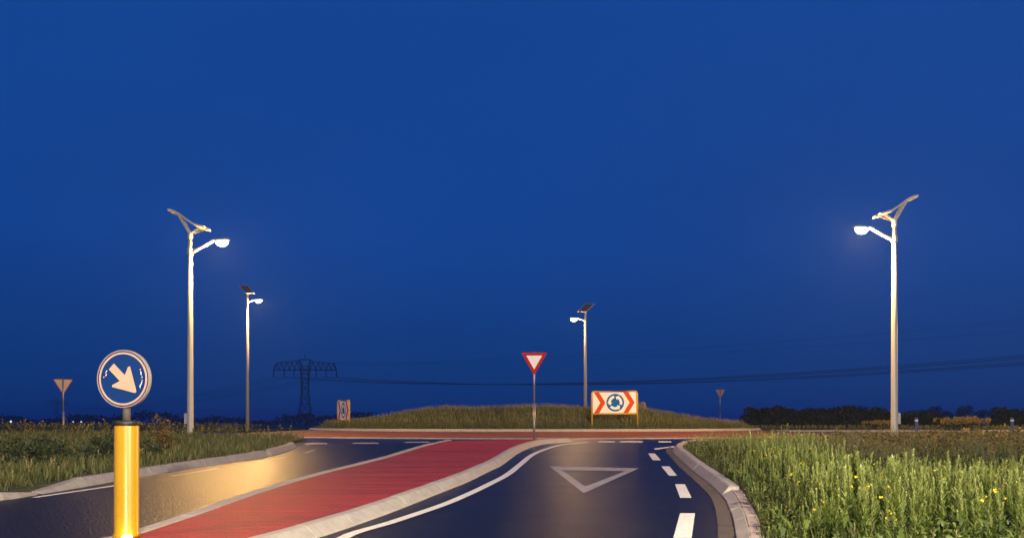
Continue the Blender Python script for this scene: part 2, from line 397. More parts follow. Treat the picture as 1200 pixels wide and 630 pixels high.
# roundabout: brick apron, kerb, grassy mound
def ringmesh(name, r0, r1, z0, z1, m, parent=None, n=96, rows=4):
    vs = []; fs = []
    for j in range(rows + 1):
        r = r0 + (r1 - r0) * j / rows; z = z0 + (z1 - z0) * j / rows
        vs += [(CX + r * math.cos(2 * PI * k / n), CY + r * math.sin(2 * PI * k / n), z) for k in range(n)]
    for j in range(rows):
        for k in range(n): fs.append((j * n + k, (j + 1) * n + k, (j + 1) * n + (k + 1) % n, j * n + (k + 1) % n))
    me = bpy.data.meshes.new(name); me.from_pydata(vs, [], fs); o = link(name, me, m, parent)
    return o
rb = empty('roundabout'); tag(rb, kind='structure')
ringmesh('brick_apron', RI + 0.05, RA - 0.14, 0.93, 0.70, APRON, rb)
ring_path = arc(RA, 150, 390, 200)
stones('apron_edge_stone', ring_path, [(0.14, 0.045), (0.14, -0.02), (-0.02, -0.02), (-0.01, 0.02), (0.06, 0.05)], 1.0, CONC_GREY, rb, zf=lambda x, y: 0.65)
stones('kerb_stone', arc(RI + 0.1, 150, 390, 200), [(0.26, 0.13), (0.26, -0.05), (-0.02, -0.05), (-0.02, 0.05), (0.05, 0.12), (0.09, 0.135)], 1.0, CONC, rb, zf=lambda x, y: 0.92)
n = 72; vs = []; fs = []
for j in range(13):
    r = (RI - 0.12) * (1 - j / 12) + 0.01
    for k in range(n):
        a = 2 * PI * k / n; x, y = CX + r * math.cos(a), CY + r * math.sin(a); vs.append((x, y, mound(x, y)))
for j in range(12):
    for k in range(n): fs.append((j * n + k, j * n + (k + 1) % n, (j + 1) * n + (k + 1) % n, (j + 1) * n + k))
me = bpy.data.meshes.new('grass_mound'); me.from_pydata(vs, [], fs); o = link('grass_mound', me, TURF, rb)

# ---- painted markings (parts of the road)
HP = 0.004
edge = smooth_path([Vector((-1.3, 2, 0)), Vector((-1.62, 7, 0))] + [G(x, y) for x, y in ((402, 630), (460, 611), (519, 591), (550, 578), (572, 567.5), (594, 556), (610, 543.5), (624, 532.5), (641, 525.5), (660, 520.6), (689, 517.8))])
strip('edge_line', edge, 0.15, HP, PAINT, road)
def quad_mark(name, px, m):
    P = [G(x, y) for x, y in px]
    me = bpy.data.meshes.new(name); me.from_pydata([(p.x, p.y, g(p.y) + HP) for p in P], [], [tuple(range(len(P)))])
    bm = bmesh.new(); bm.from_mesh(me); bmesh.ops.recalc_face_normals(bm, faces=bm.faces)
    if sum(f.normal.z for f in bm.faces) < 0: bmesh.ops.reverse_faces(bm, faces=bm.faces)
    bm.to_mesh(me); bm.free(); return link(name, me, m, road)
for q in (((789, 630), (810.5, 630), (814.5, 601), (797, 601)), ((797, 583), (810.5, 583), (802.5, 567), (791, 567)),
          ((784, 557), (793.5, 557), (784.5, 546), (775, 546)), ((765, 539), (774.5, 539), (767.5, 531), (759.5, 531)),
          ((786.5, 640), (809.5, 640), (806, 690), (775, 690))):
    quad_mark('lane_dash', q, PAINT)
quad_mark('edge_line', ((766, 525.2), (768, 526.5), (791, 523.4), (790, 522.2)), PAINT)
for a, b, y in ((701, 721, 517.2), (726, 754, 517.2), (771, 787, 517.2), (357, 384, 519.4), (413, 444, 518.9), (474, 504, 517.8)):
    quad_mark('give_way_dash', ((a, y + .7), (b, y + .7), (b - 1, y - .6), (a + 1, y - .6)), WORN if a < 600 else PAINT)
# triangle outline
to = [G(x, y) for x, y in ((643.8, 546), (749, 548.3), (684, 577.7))]; ti = [G(x, y) for x, y in ((657.6, 550.2), (732.5, 551.8), (686, 569.7))]
me = bpy.data.meshes.new('give_way_triangle'); me.from_pydata([(p.x, p.y, g(p.y) + HP) for p in to + ti], [], [(3, 4, 1, 0), (4, 5, 2, 1), (5, 3, 0, 2)])
bm = bmesh.new(); bm.from_mesh(me); bmesh.ops.recalc_face_normals(bm, faces=bm.faces)
if sum(f.normal.z for f in bm.faces) < 0: bmesh.ops.reverse_faces(bm, faces=bm.faces)
bm.to_mesh(me); bm.free(); link('give_way_triangle', me, WORN, road)
# left lane lines
strip('edge_line', smooth_path([G(40, 582.5), G(90, 575.2), G(137, 568.4)]), 0.12, HP, PAINT, road)
for a, b in (((201, 557.5), (256, 548.3)), ((300, 540.8), (335, 535.3)), ((357, 530.5), (369, 526.6))):
    strip('lane_dash', smooth_path([G(*a), G(*b)]), 0.12, HP, WORN, road)

# ================================================================== LIGHT POLES
POLE = mat('pole_paint', (0.42, 0.41, 0.40), 0.42, 0.06, 3.0, spec=0.5)
WINGM = mat('wing_paint', (0.42, 0.42, 0.42), 0.4, 0.05, 4.0)
DARKM = mat('dark_steel', (0.02, 0.02, 0.022), 0.5, 0.2, 8.0)
CELL = mat('solar_cell', (0.006, 0.008, 0.02), 0.15, spec=0.6)
LENS = mat('lamp_lens', (0.9, 0.9, 0.9), 0.3, emit=(1.0, 0.93, 0.80), emit_s=40.0)
def lamp_light(root, loc, power, col, rad=0.12, tilt=None):
    L = bpy.data.lights.new('lamp_light', 'SPOT' if tilt is not None else 'POINT'); L.energy = power; L.color = col; L.shadow_soft_size = rad
    o = bpy.data.objects.new('lamp_light', L); COL.objects.link(o); o.parent = root; o.location = loc
    if tilt is not None: L.spot_size = math.radians(176); L.spot_blend = 0.35; o.rotation_euler = (0, tilt, 0)
def head(root, hx, hz, sgn, s=1.0, power=LAMP_W, col=LAMP_COL):
    mb = MB(); n = 10; vs = []; fs = []
    secs = [(-0.42, .045, .05), (-0.30, .075, .075), (-0.05, .13, .10), (0.22, .15, .10), (0.38, .12, .07), (0.44, .05, .03)]
    for (x, w, h) in secs:
        for k in range(n):
            a = 2 * PI * k / n; zz = math.sin(a) * h; zz = zz if zz > 0 else zz * 0.35
            vs.append((hx + sgn * x * s, math.cos(a) * w * s, hz + zz * s + sgn * 0 + x * 0.05 * s))
    for j in range(len(secs) - 1):
        for k in range(n): fs.append((j * n + k, j * n + (k + 1) % n, (j + 1) * n + (k + 1) % n, (j + 1) * n + k))
    fs += [tuple(range(n)), tuple((len(secs) - 1) * n + k for k in range(n))]
    mb.add(vs, fs, True); hd = mb.build('lamp_head', POLE, root)
    # dropped glowing bowl
    mb = MB(); vs = []; fs = []; m_ = 14; R_ = [(1.0, 0.0), (0.97, -.05), (0.85, -.11), (0.6, -.16), (0.3, -.185), (0.04, -.19)]
    for (q, z) in R_:
        for k in range(m_):
            a = 2 * PI * k / m_; vs.append((hx + sgn * (.10 * s + .27 * s * q * math.cos(a)), .14 * s * q * math.sin(a), hz - .035 * s + z * s))
    for j in range(len(R_) - 1):
        for k in range(m_): fs.append((j * m_ + k, (j + 1) * m_ + k, (j + 1) * m_ + (k + 1) % m_, j * m_ + (k + 1) % m_))
    fs += [tuple(range(m_)), tuple((len(R_) - 1) * m_ + k for k in range(m_ - 1, -1, -1))]
    mb.add(vs, fs, True); mb.build('lens', LENS, hd)
    lamp_light(root, (hx + sgn * .1 * s, 0, hz - .30 * s), power, col, 0.12)

def wing_lamp(loc, sgn, label, power=LAMP_W, col=LAMP_COL, H=8.65):
    """sgn=+1: lamp head on the +x side"""
    t = empty('street_lamp', loc); tag(t, label, 'street lamp', 'solar street lamps round the roundabout')
    mb = MB(); mb.tube([(0, 0, 0), (0, 0, .25), (0, 0, H * .5), (0, 0, H - .2)], [.145, .14, .115, .085], 18); mb.build('pole', POLE, t)
    mb = MB(); mb.lathe([(.24, -0.05), (.24, .05), (.17, .07), (.17, .12)], 18); mb.build('base_flange', DARKM, t)
    mb = MB(); mb.box((-sgn * .17, 0, .78), (.11, .16, .44)); mb.build('control_box', POLE, t)
    mb = MB(); mb.lathe([(.09, H - .42), (.105, H - .40), (.105, H - .16), (.08, H - .13)], 16); mb.build('collar', POLE, t)
    za = H - .92
    mb = MB(); mb.tube([(0, 0, za - .05), (sgn * .20, 0, za + .03), (sgn * .5, 0, za + .18), (sgn * .92, 0, za + .40)], [.085, .075, .055, .05], 10)
    mb.lathe([(.112, za - .16), (.125, za - .12), (.125, za + .10), (.108, za + .14)], 16); mb.build('arm', POLE, t)
    head(t, sgn * 1.22, za + .44, sgn, 1.0, power, col)
    # S-curved wing carrying the cells on its upper side
    prof = [(-.82, .78), (-.70, .76), (-.52, .70), (-.34, .60), (-.16, .46), (.02, .33), (.22, .20), (.42, .13), (.60, .085), (.72, .06)]
    w = .34; vs = []; fs = []; m_ = len(prof)
    for (x, z) in prof:
        for (yy, dz) in ((-w, 0), (w, 0), (w, -.085), (-w, -.085)): vs.append((sgn * x, yy, H + z + dz))
    for j in range(m_ - 1):
        for k in range(4): fs.append((j * 4 + k, (j + 1) * 4 + k, (j + 1) * 4 + (k + 1) % 4, j * 4 + (k + 1) % 4))
    fs += [(0, 1, 2, 3), tuple((m_ - 1) * 4 + k for k in (3, 2, 1, 0))]
    mb = MB(); mb.add(vs, fs, False); wg = mb.build('solar_wing', WINGM, t)
    for j in range(1, m_ - 2):
        for (ya, yb) in ((-.31, -.015), (.015, .31)):
            (x0, z0), (x1, z1) = prof[j], prof[j + 1]; ex = .06
            a, b = x0 + (x1 - x0) * ex, x1 - (x1 - x0) * ex; za_, zb_ = z0 + (z1 - z0) * ex + .006, z1 - (z1 - z0) * ex + .006
            mb = MB(); mb.add([(sgn * a, ya, H + za_), (sgn * b, ya, H + zb_), (sgn * b, yb, H + zb_), (sgn * a, yb, H + za_)], [(0, 1, 2, 3)]); mb.build('solar_cell', CELL, wg)
    for (x1, z1) in ((-.42, .555), (.52, .03)):
        for yy in (-.16, .16):
            mb = MB(); d = .05
            mb.add([(sgn * (0 - d), yy * .5 - .012, H - .2), (sgn * d, yy * .5 - .012, H - .2), (sgn * (x1 + .07), yy - .012, H + z1 - .02), (sgn * (x1 - .07), yy - .012, H + z1 + .03),
                    (sgn * (0 - d), yy * .5 + .012, H - .2), (sgn * d, yy * .5 + .012, H - .2), (sgn * (x1 + .07), yy + .012, H + z1 - .02), (sgn * (x1 - .07), yy + .012, H + z1 + .03)],
                   [(0, 1, 2, 3), (7, 6, 5, 4), (0, 4, 5, 1), (1, 5, 6, 2), (2, 6, 7, 3), (3, 7, 4, 0)])
            br = mb.build('wing_bracket', WINGM, t)
            for q in (.4, .58, .76):
                hb = MB(); hb.tube([(sgn * x1 * q, yy * (.5 + .5 * q) - .016, H - .2 + (z1 + .2) * q), (sgn * x1 * q, yy * (.5 + .5 * q) + .016, H - .2 + (z1 + .2) * q)], .022, 8)
                hb.build('bracket_hole', DARKM, br)
    return t
def panel_lamp(loc, sgn, label, H, power=LAMP_W, col=LAMP_COL):
    t = empty('street_lamp', loc); tag(t, label, 'street lamp', 'solar street lamps round the roundabout')
    mb = MB(); mb.tube([(0, 0, 0), (0, 0, H * .5), (0, 0, H)], [.15, .12, .09], 14); mb.build('pole', POLE, t)
    mb = MB(); mb.lathe([(.24, -0.05), (.24, .06), (.17, .08)], 14); mb.build('base_flange', DARKM, t)
    za = H - .55
    mb = MB(); mb.tube([(0, 0, za - .1), (sgn * .15, 0, za - .02), (sgn * .55, 0, za + .1)], [.07, .06, .045], 8); mb.build('arm', POLE, t)
    head(t, sgn * .80, za + .12, sgn, 1.0, power, col)
    # flat tilted panel facing south-west / the viewer
    c = Vector((-sgn * .05, -.05, H + .42)); u = Vector((.36, 0, 0)); v = Vector((sgn * .36, -.30, -.36))
    nrm = u.cross(v).normalized()
    if nrm.z < 0: nrm = -nrm
    def P(a, b, h): return c + u * a + v * b + nrm * h
    mb = MB(); mb.add([P(-1, -1, 0), P(1, -1, 0), P(1, 1, 0), P(-1, 1, 0), P(-1, -1, -.06), P(1, -1, -.06), P(1, 1, -.06), P(-1, 1, -.06)],
                      [(0, 1, 2, 3), (7, 6, 5, 4), (0, 4, 5, 1), (1, 5, 6, 2), (2, 6, 7, 3), (3, 7, 4, 0)])
    pn = mb.build('solar_panel', WINGM, t)
    for i in range(3):
        for j in range(4):
            a0, a1 = -.9 + 1.8 * i / 3 + .03, -.9 + 1.8 * (i + 1) / 3 - .03; b0, b1 = -.92 + 1.84 * j / 4 + .03, -.92 + 1.84 * (j + 1) / 4 - .03
            mb = MB(); mb.add([P(a0, b0, .008), P(a1, b0, .008), P(a1, b1, .008), P(a0, b1, .008)], [(0, 1, 2, 3)]); mb.build('solar_cell', CELL, pn)
    mb = MB(); mb.tube([(0, 0, H - .02), tuple(P(-.2, -.2, -.05))], .05, 8); mb.tube([(0, 0, H - .02), tuple(P(.2, .5, -.05))], .04, 8); mb.build('panel_bracket', WINGM, t)
    return t
p = at(223, 35.5, .75); wing_lamp(p, 1, 'tall white street lamp with curved solar wing standing on the left grass verge', 4800)
p = at(1048, 34.5, .75); wing_lamp(p, -1, 'tall white street lamp with curved solar wing standing in the right weed field', H=8.95)
p = at(290, 69, .74); panel_lamp(p, 1, 'smaller solar street lamp with flat dark panel, left of the lattice pylon', 11.0, 6000)
p = at(686, 67, 1.6); panel_lamp(p, -1, 'distant solar street lamp rising behind the grassy mound near the chevron board', 8.4, 900)
# unseen street lamps of the same kind give the light from outside the view
wing_lamp((7.2, 1.5, -0.1), -1, 'white winged solar street lamp on the right verge beside the viewer', 10000, NEAR_COL)
wing_lamp((6.4, -20.0, -0.8), -1, 'added unseen street lamp far behind the viewer, lighting the give-way sign', 60000, NEAR_COL)  # lamp added to brighten the front of the give-way sign
wing_lamp((49, 57.5, .75), -1, 'white winged solar street lamp on the right arm beyond the right edge', 20000, LAMP_COL)
wing_lamp((-12.0, 3.0, -0.1), 1, 'white winged solar street lamp on the left verge beside the viewer', 3000, LAMP_COL)

# ================================================================== SIGNS
S_BLUE = mat('sign_blue', (0.003, 0.032, 0.17), 0.6, 0.05, 3.0, spec=0.12)
S_BLUE2 = mat('sign_bright_blue', (0.003, 0.12, 0.42), 0.6, spec=0.12)
S_WHITE = mat('sign_white', (0.88, 0.86, 0.82), 0.6, 0.03, 3.0, spec=0.12)
S_CREAM = mat('sign_cream', (0.50, 0.37, 0.30), 0.4, 0.04, 5.0)
S_RED = mat('sign_red', (0.46, 0.005, 0.006), 0.6, 0.06, 4.0, spec=0.12)
S_ORANGE = mat('sign_orange', (0.62, 0.070, 0.004), 0.6, spec=0.12)
S_YEL = mat('frame_yellow', (0.62, 0.36, 0.02), 0.5, 0.12, 4.0)
S_BACK = mat('sign_back', (0.30, 0.26, 0.22), 0.6, 0.12, 4.0)
GALV = mat('galvanised_steel', (0.30, 0.29, 0.29), 0.38, 0.2, 9.0, metal=0.6)
BOLL = mat('bollard_yellow', (0.44, 0.26, 0.002), 0.3, 0.05, 3.0, coat=0.5)
BLACK = mat('black_rubber', (0.012, 0.012, 0.012), 0.5)
GLOW = mat('base_lamp_glass', (0.9, 0.9, 0.8), 0.2, emit=(1.0, 0.92, 0.70), emit_s=9.0)
def circ(r, n=40, cx=0, cz=0): return [(cx + r * math.cos(2 * PI * k / n), cz + r * math.sin(2 * PI * k / n)) for k in range(n)]

# --- bollard with keep-right disc
bp = G(148.5, 627.5, .116); bp.z = g(bp.y) + .112
b = empty('bollard', bp, -0.05); tag(b, 'yellow plastic bollard carrying a round sign, at the near end of the red island', 'bollard')
MB().lathe([(.135, 0), (.135, .03), (.126, .05), (.124, 1.19), (.12, 1.2)], 40).build('column', BOLL, b)
MB().lathe([(.134, 1.185), (.137, 1.19), (.137, 1.225), (.13, 1.235), (.05, 1.24)], 40).build('cap', BLACK, b)
MB().tube([(0, 0, 1.2), (0, 0, 1.95)], .041, 16).build('sign_post', GALV, b)
# small up-light at the foot
MB().lathe([(.05, -.004), (.055, .02), (.04, .035)], 16, (0.09, -.17)).build('foot_lamp', GLOW, b)
lamp_light(b, (0.10, -.25, .06), 1.0, (1.0, .86, .5), .03)
MB().box((0, .052, 1.58), (.34, .03, .05)).build('clamp', GALV, b)
MB().box((0, .052, 1.78), (.34, .03, .05)).build('clamp', GALV, b)
dz = 1.68
disc = empty('keep_right_sign', (bp.x, bp.y, bp.z + dz), -0.17)
tag(disc, 'round blue sign with white arrow pointing down right, above the yellow bollard', 'sign')
MB().prism(circ(.298, 48), -.062, -.040).build('sign_plate', S_BLUE, disc)
MB().ring(circ(.281, 48), circ(.262, 48), -.066, -.061).build('white_border', S_CREAM, disc)
MB().ring(circ(.306, 48), circ(.296, 48), -.066, -.020).build('rim', S_BACK, disc)
def rot(pts, a): return [(x * math.cos(a) - z * math.sin(a), x * math.sin(a) + z * math.cos(a)) for x, z in pts]
arrow = [(-.19, -.042), (-.01, -.042), (-.045, -.135), (-.032, -.15), (.205, -.012), (.21, 0), (.205, .012), (-.032, .15), (-.045, .135), (-.01, .042), (-.19, .042)]
MB().prism(rot(arrow, -PI * 0.245), -.067, -.061).build('arrow', S_CREAM, disc)
fl = MB(); rr = random.Random(3)  # small white flecks imitating glints on the sign face
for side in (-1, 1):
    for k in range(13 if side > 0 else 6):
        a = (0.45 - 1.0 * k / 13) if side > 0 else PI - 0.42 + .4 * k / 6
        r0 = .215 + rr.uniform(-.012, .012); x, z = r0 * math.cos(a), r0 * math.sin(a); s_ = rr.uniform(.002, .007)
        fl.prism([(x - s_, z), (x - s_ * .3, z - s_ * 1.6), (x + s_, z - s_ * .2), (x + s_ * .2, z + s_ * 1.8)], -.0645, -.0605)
fl.build('glint_fleck', S_WHITE, disc)

# --- give-way sign
def tri(s, off=0.0, rnd=0.0):
    h = s * math.sqrt(3) / 2; P = [(-s / 2, h * 2 / 3 - h / 3), (s / 2, h / 3), (0, -h * 2 / 3)]
    P = [(-s / 2, h / 3), (0, -2 * h / 3), (s / 2, h / 3)]
    out = []
    for i in range(3):
        p0, p1, p2 = P[i - 1], P[i], P[(i + 1) % 3]
        if rnd <= 0: out.append(p1); continue
        for t in (0, .5, 1):
            a = (p1[0] + (p0[0] - p1[0]) * rnd, p1[1] + (p0[1] - p1[1]) * rnd); c = (p1[0] + (p2[0] - p1[0]) * rnd, p1[1] + (p2[1] - p1[1]) * rnd)
            q = [(1 - t)**2 * a[k] + 2 * t * (1 - t) * p1[k] + t * t * c[k] for k in (0, 1)]; out.append(tuple(q))
    return out
def yield_sign(loc, rz, label, ztop, s=.9):
    t = empty('give_way_sign', loc, rz); tag(t, label, 'sign', 'give-way signs round the roundabout')
    h = s * .866; zc = ztop - h / 3
    MB().tube([(0, .03, -.1), (0, .03, ztop * .42)], .045, 12).build('lower_post', GALV, t)
    MB().tube([(0, .03, ztop * .42), (0, .03, ztop - .04)], .034, 12).build('post', GALV, t)
    def up(pts): return [(x, z + zc) for x, z in pts]
    MB().prism(up(tri(s, rnd=.06)), -.030, -.012).build('sign_plate', S_BACK, t)
    MB().ring(up(tri(s * .99, rnd=.06)), up(tri(s * .62, rnd=.02)), -.036, -.028).build('red_border', S_RED, t)
    MB().prism(up(tri(s * .615, rnd=.02)), -.034, -.029).build('white_face', S_WHITE, t)
    MB().ring(up(tri(s * 1.01, rnd=.06)), up(tri(s * .93, rnd=.06)), -.0115, .002).build('edge_flange', S_RED, t)
    MB().box((0, .005, zc + .02), (.07, .03, s * .62)).build('mounting_rail', DARKM, t)
    return t
p = G(626, 514.8, .11); p.z = g(p.y) + .10
yield_sign(p, 0.0, 'red and white give-way triangle on a grey post on the red island', zpx(413, p.y) - p.z, .93)
D = 43.6; p = at(74, D, .74); yield_sign(p, PI + 0.56, 'grey back of a give-way triangle on thin post, far left by the bollard sign', zpx(444, D) - .74, .9)
D = 78; p = at(844, D, .72); yield_sign(p, PI - 0.60, 'grey back of a small give-way triangle, right of the grassy mound', zpx(456, D) - .72, .95)

# --- chevron board
def rrect(x0, x1, z0, z1, r, n=5):
    out = []
    for (cx, cz, a0) in ((x1 - r, z1 - r, 0), (x0 + r, z1 - r, 90), (x0 + r, z0 + r, 180), (x1 - r, z0 + r, 270)):
        for k in range(n + 1):
            a = math.radians(a0 + 90 * k / n); out.append((cx + r * math.cos(a), cz + r * math.sin(a)))
    return out
def chevron_board(loc, rz, label, W=2.36, Hh=1.20, leg=.70, roll=0.0):
    t = empty('chevron_board', loc, rz); tag(t, label, 'sign', 'roundabout chevron boards'); t.rotation_euler[1] = roll
    z0 = leg; z1 = leg + Hh; r = .045
    P = [(-W / 2, 0, -.15), (-W / 2, 0, z1 - .14), (-W / 2 + .04, 0, z1 - .04), (-W / 2 + .14, 0, z1), (W / 2 - .14, 0, z1), (W / 2 - .04, 0, z1 - .04), (W / 2, 0, z1 - .14), (W / 2, 0, -.15)]
    MB().tube(P, r, 10).build('frame', S_YEL, t)
    MB().tube([(-W / 2 + .03, 0, z0 + .03), (W / 2 - .03, 0, z0 + .03)], r * .9, 10).build('lower_rail', S_YEL, t)
    x0, x1, za, zb = -W / 2 + .05, W / 2 - .05, z0 + .075, z1 - .05; H2 = zb - za; zm = (za + zb) / 2
    MB().prism([(x0, za), (x1, za), (x1, zb), (x0, zb)], -.014, .010).build('panel', S_WHITE, t)
    MB().prism([(x0, za), (x1, za), (x1, zb), (x0, zb)], .0105, .016).build('panel_back', S_BACK, t)
    for cx in (x0 + .06, x0 + (x1 - x0) * .70):
        w, tip = .26, .33
        MB().prism([(cx, za), (cx + w, za), (cx + w + tip, zm), (cx + w, zb), (cx, zb), (cx + tip, zm)], -.019, -.013).build('chevron', S_ORANGE, t)
    ccx = x0 + (x1 - x0) * .515; rc = H2 * .43
    MB().prism(circ(rc, 40, ccx, zm), -.019, -.013).build('blue_disc', S_BLUE2, t)
    for q in range(3):
        a0 = math.radians(100 + 120 * q); sw = math.radians(78); ro, ri = rc * .80, rc * .50
        pts = [(ro * math.cos(a0 + sw * k / 8), ro * math.sin(a0 + sw * k / 8)) for k in range(9)]
        pts += [((rc * .94) * math.cos(a0 + sw), (rc * .94) * math.sin(a0 + sw)), ((ro + ri) / 2 * math.cos(a0 + sw + .5), (ro + ri) / 2 * math.sin(a0 + sw + .5)), ((rc * .34) * math.cos(a0 + sw), (rc * .34) * math.sin(a0 + sw))]
        pts += [(ri * math.cos(a0 + sw * k / 8), ri * math.sin(a0 + sw * k / 8)) for k in range(8, -1, -1)]
        MB().prism([(ccx + x, zm + z) for x, z in pts], -.0225, -.018).build('arrow', S_WHITE, t)
    return t
D = 44.3; p = at(720.5, D); p.z = 1.10
chevron_board(p, 0.02, 'yellow framed board with orange chevrons and blue roundabout disc, facing the camera', roll=-0.01)
D = 51.6; p = at(402.5, D); p.z = mound(p.x, p.y) - .02
chevron_board(p, -1.08, 'yellow framed chevron board turned sideways at the left end of the grassy mound', leg=.45)
D = 62; p = at(746, D); p.z = zpx(471.5, D) - 1.9
chevron_board(p, PI * 0.62, 'yellow framed board seen from behind, half hidden right of the camera-facing chevron board')

# ================================================================== PYLONS AND LINES
STEEL = mat('pylon_steel', (0.018, 0.018, 0.022), 0.7)
WIRE = mat('wire_black', (0.015, 0.015, 0.018), 0.7)
def pylon_meshes():
    S = MB(); r = .15
    def bar(a, b, q=r): S.tube([a, b], q, 4, False)
    lev = [(0, 6.5), (9, 4.6), (17, 3.4), (25, 2.6), (33, 2.6), (40, 3.1), (46, 3.0)]
    for i in range(len(lev) - 1):
        (z0, w0), (z1, w1) = lev[i], lev[i + 1]
        c0 = [(sx * w0, sy * w0, z0) for sx, sy in ((-1, -1), (1, -1), (1, 1), (-1, 1))]; c1 = [(sx * w1, sy * w1, z1) for sx, sy in ((-1, -1), (1, -1), (1, 1), (-1, 1))]
        for k in range(4):
            j = (k + 1) % 4
            bar(c0[k], c1[k], .22); bar(c0[k], c1[j]); bar(c0[j], c1[k]); bar(c1[k], c1[j])
            mid = [(a + b_) / 2 for a, b_ in zip(c0[k], c0[j])]
    A = MB()
    def abar(a, b, q=r): A.tube([a, b], q, 4, False)
    for y in (-1.2, 1.2):
        abar((-24, y, 43), (24, y, 43), .3); abar((-21, y, 48.6), (-4, y, 50)); abar((21, y, 48.2), (4, y, 50)); abar((-4, y, 51), (4, y, 51), .3)
        for s in (-1, 1):
            abar((s * 3, y, 46), (s * 4.2, y, 51), .3); abar((s * 24, y, 43), (s * 21, y, 48.4))
            xs_ = [24, 20, 16, 12, 8, 4]
            for i in range(5):
                za = lambda x: 43 if x > 22 else 48.4 + (21 - x) * .09
                abar((s * xs_[i], y, 43), (s * (xs_[i] - 2), y, za(xs_[i] - 2))); abar((s * (xs_[i] - 2), y, za(xs_[i] - 2)), (s * xs_[i + 1], y, 43))
    abar((0, 0, 51), (0, 0, 55.5), .25)
    I = MB()
    for x in (-24, -16, -8.5, 8.5, 16, 24): I.tube([(x, 0, 43), (x, 0, 37.6)], .42, 6)
    return S.mesh('lattice_tower'), A.mesh('crossarm'), I.mesh('insulator')
PM = pylon_meshes()
ang = math.atan2(250 - 660, 330 + 160)          # line direction
def pylon(loc, rz, label, s=1.0):
    t = empty('pylon', loc, rz); t.scale = (s, s, s); tag(t, label, 'pylon', 'high-voltage pylons')
    for nme, me in zip(('lattice_tower', 'crossarm', 'insulator'), PM): link(nme, me, STEEL, t)
    return t
P1 = Vector((-160, 660, -0.2)); P3 = Vector((330, 250, -0.2)); P2 = Vector((-960, 1800, 0.0))
# crossarms stand nearly square to the view
pylon(P1, 0.06, 'dark lattice power pylon with wide crossarm left of the grassy mound', 1.0)
pylon(P2, 0.05, 'faint tiny power pylon far away at the left edge', 1.0)
pylon(P3, 0.35, 'lattice power pylon standing beyond the right edge of the view', 1.0)
def wire(a, b, sag, label, r=.085):
    n = 40; pts = [a.lerp(b, k / n) - Vector((0, 0, 4 * sag * (k / n) * (1 - k / n))) for k in range(n + 1)]
    o = MB().tube(pts, r, 4, False).build('power_line', WIRE); tag(o, label, 'power line', 'power lines strung from the pylon')
for x in (-24, -16, -8.5, 8.5, 16, 24):
    a = P1 + Vector((x, 0, 37.6)); wire(a, P3 + Vector((x * .94, x * .34, 37.6)), 13.7, 'dark sagging power line strung low from the pylon across to the right')
    wire(P2 + Vector((x, 0, 37.6)), a, 13.0, 'faint power line from the pylon away to the far left')
for x in (-21, 21):
    wire(P1 + Vector((x, 0, 48.4)), P3 + Vector((x * .94, x * .34, 48.4)), 9.0, 'thin upper power line above the others, rising to the right edge', .05)

# ================================================================== VEGETATION
def leaf_quads(base, dirv, length, width, bend, up):
    """a pointed leaf as two quads (six points)"""
    d = np.array(dirv, float); d /= np.linalg.norm(d) + 1e-9; side = np.cross(d, up); side /= np.linalg.norm(side) + 1e-9
    b = np.array(base, float); m = b + d * length * .5 + np.array([0, 0, bend * .5]) * length; t = b + d * length + np.array([0, 0, -bend]) * length
    return [b - side * width * .15, b + side * width * .15, m + side * width * .5, m - side * width * .5, t + side * width * .06, t - side * width * .06]
LQ = [(0, 1, 2, 3), (3, 2, 4, 5)]
class Proto:
    def __init__(s): s.v = []; s.f = []; s.m = []; s.t = []
    def leaf(s, base, d, L, w, bend=.15, mi=0, up=(0, 0, 1), tint=None):
        n = len(s.v); q = leaf_quads(base, d, L, w, bend, np.array(up, float)); s.v += q
        tt = random.random() if tint is None else tint; s.t += [tt] * 6
        for f in LQ: s.f.append([i + n for i in f]); s.m.append(mi)
    def stem(s, a, b, r0, r1, mi=1, tint=.3):
        n = len(s.v); a = np.array(a, float); b = np.array(b, float)
        for p, r in ((a, r0), (b, r1)):
            for k in range(3): s.v.append(p + np.array([math.cos(k * 2.094) * r, math.sin(k * 2.094) * r, 0])); s.t.append(tint)
        for k in range(3): s.f.append([n + k, n + (k + 1) % 3, n + 3 + (k + 1) % 3, n + 3 + k]); s.m.append(mi)
    def arr(s): return np.array(s.v, np.float32), np.array(s.f, np.int32), np.array(s.m, np.int32), np.array(s.t, np.float32)
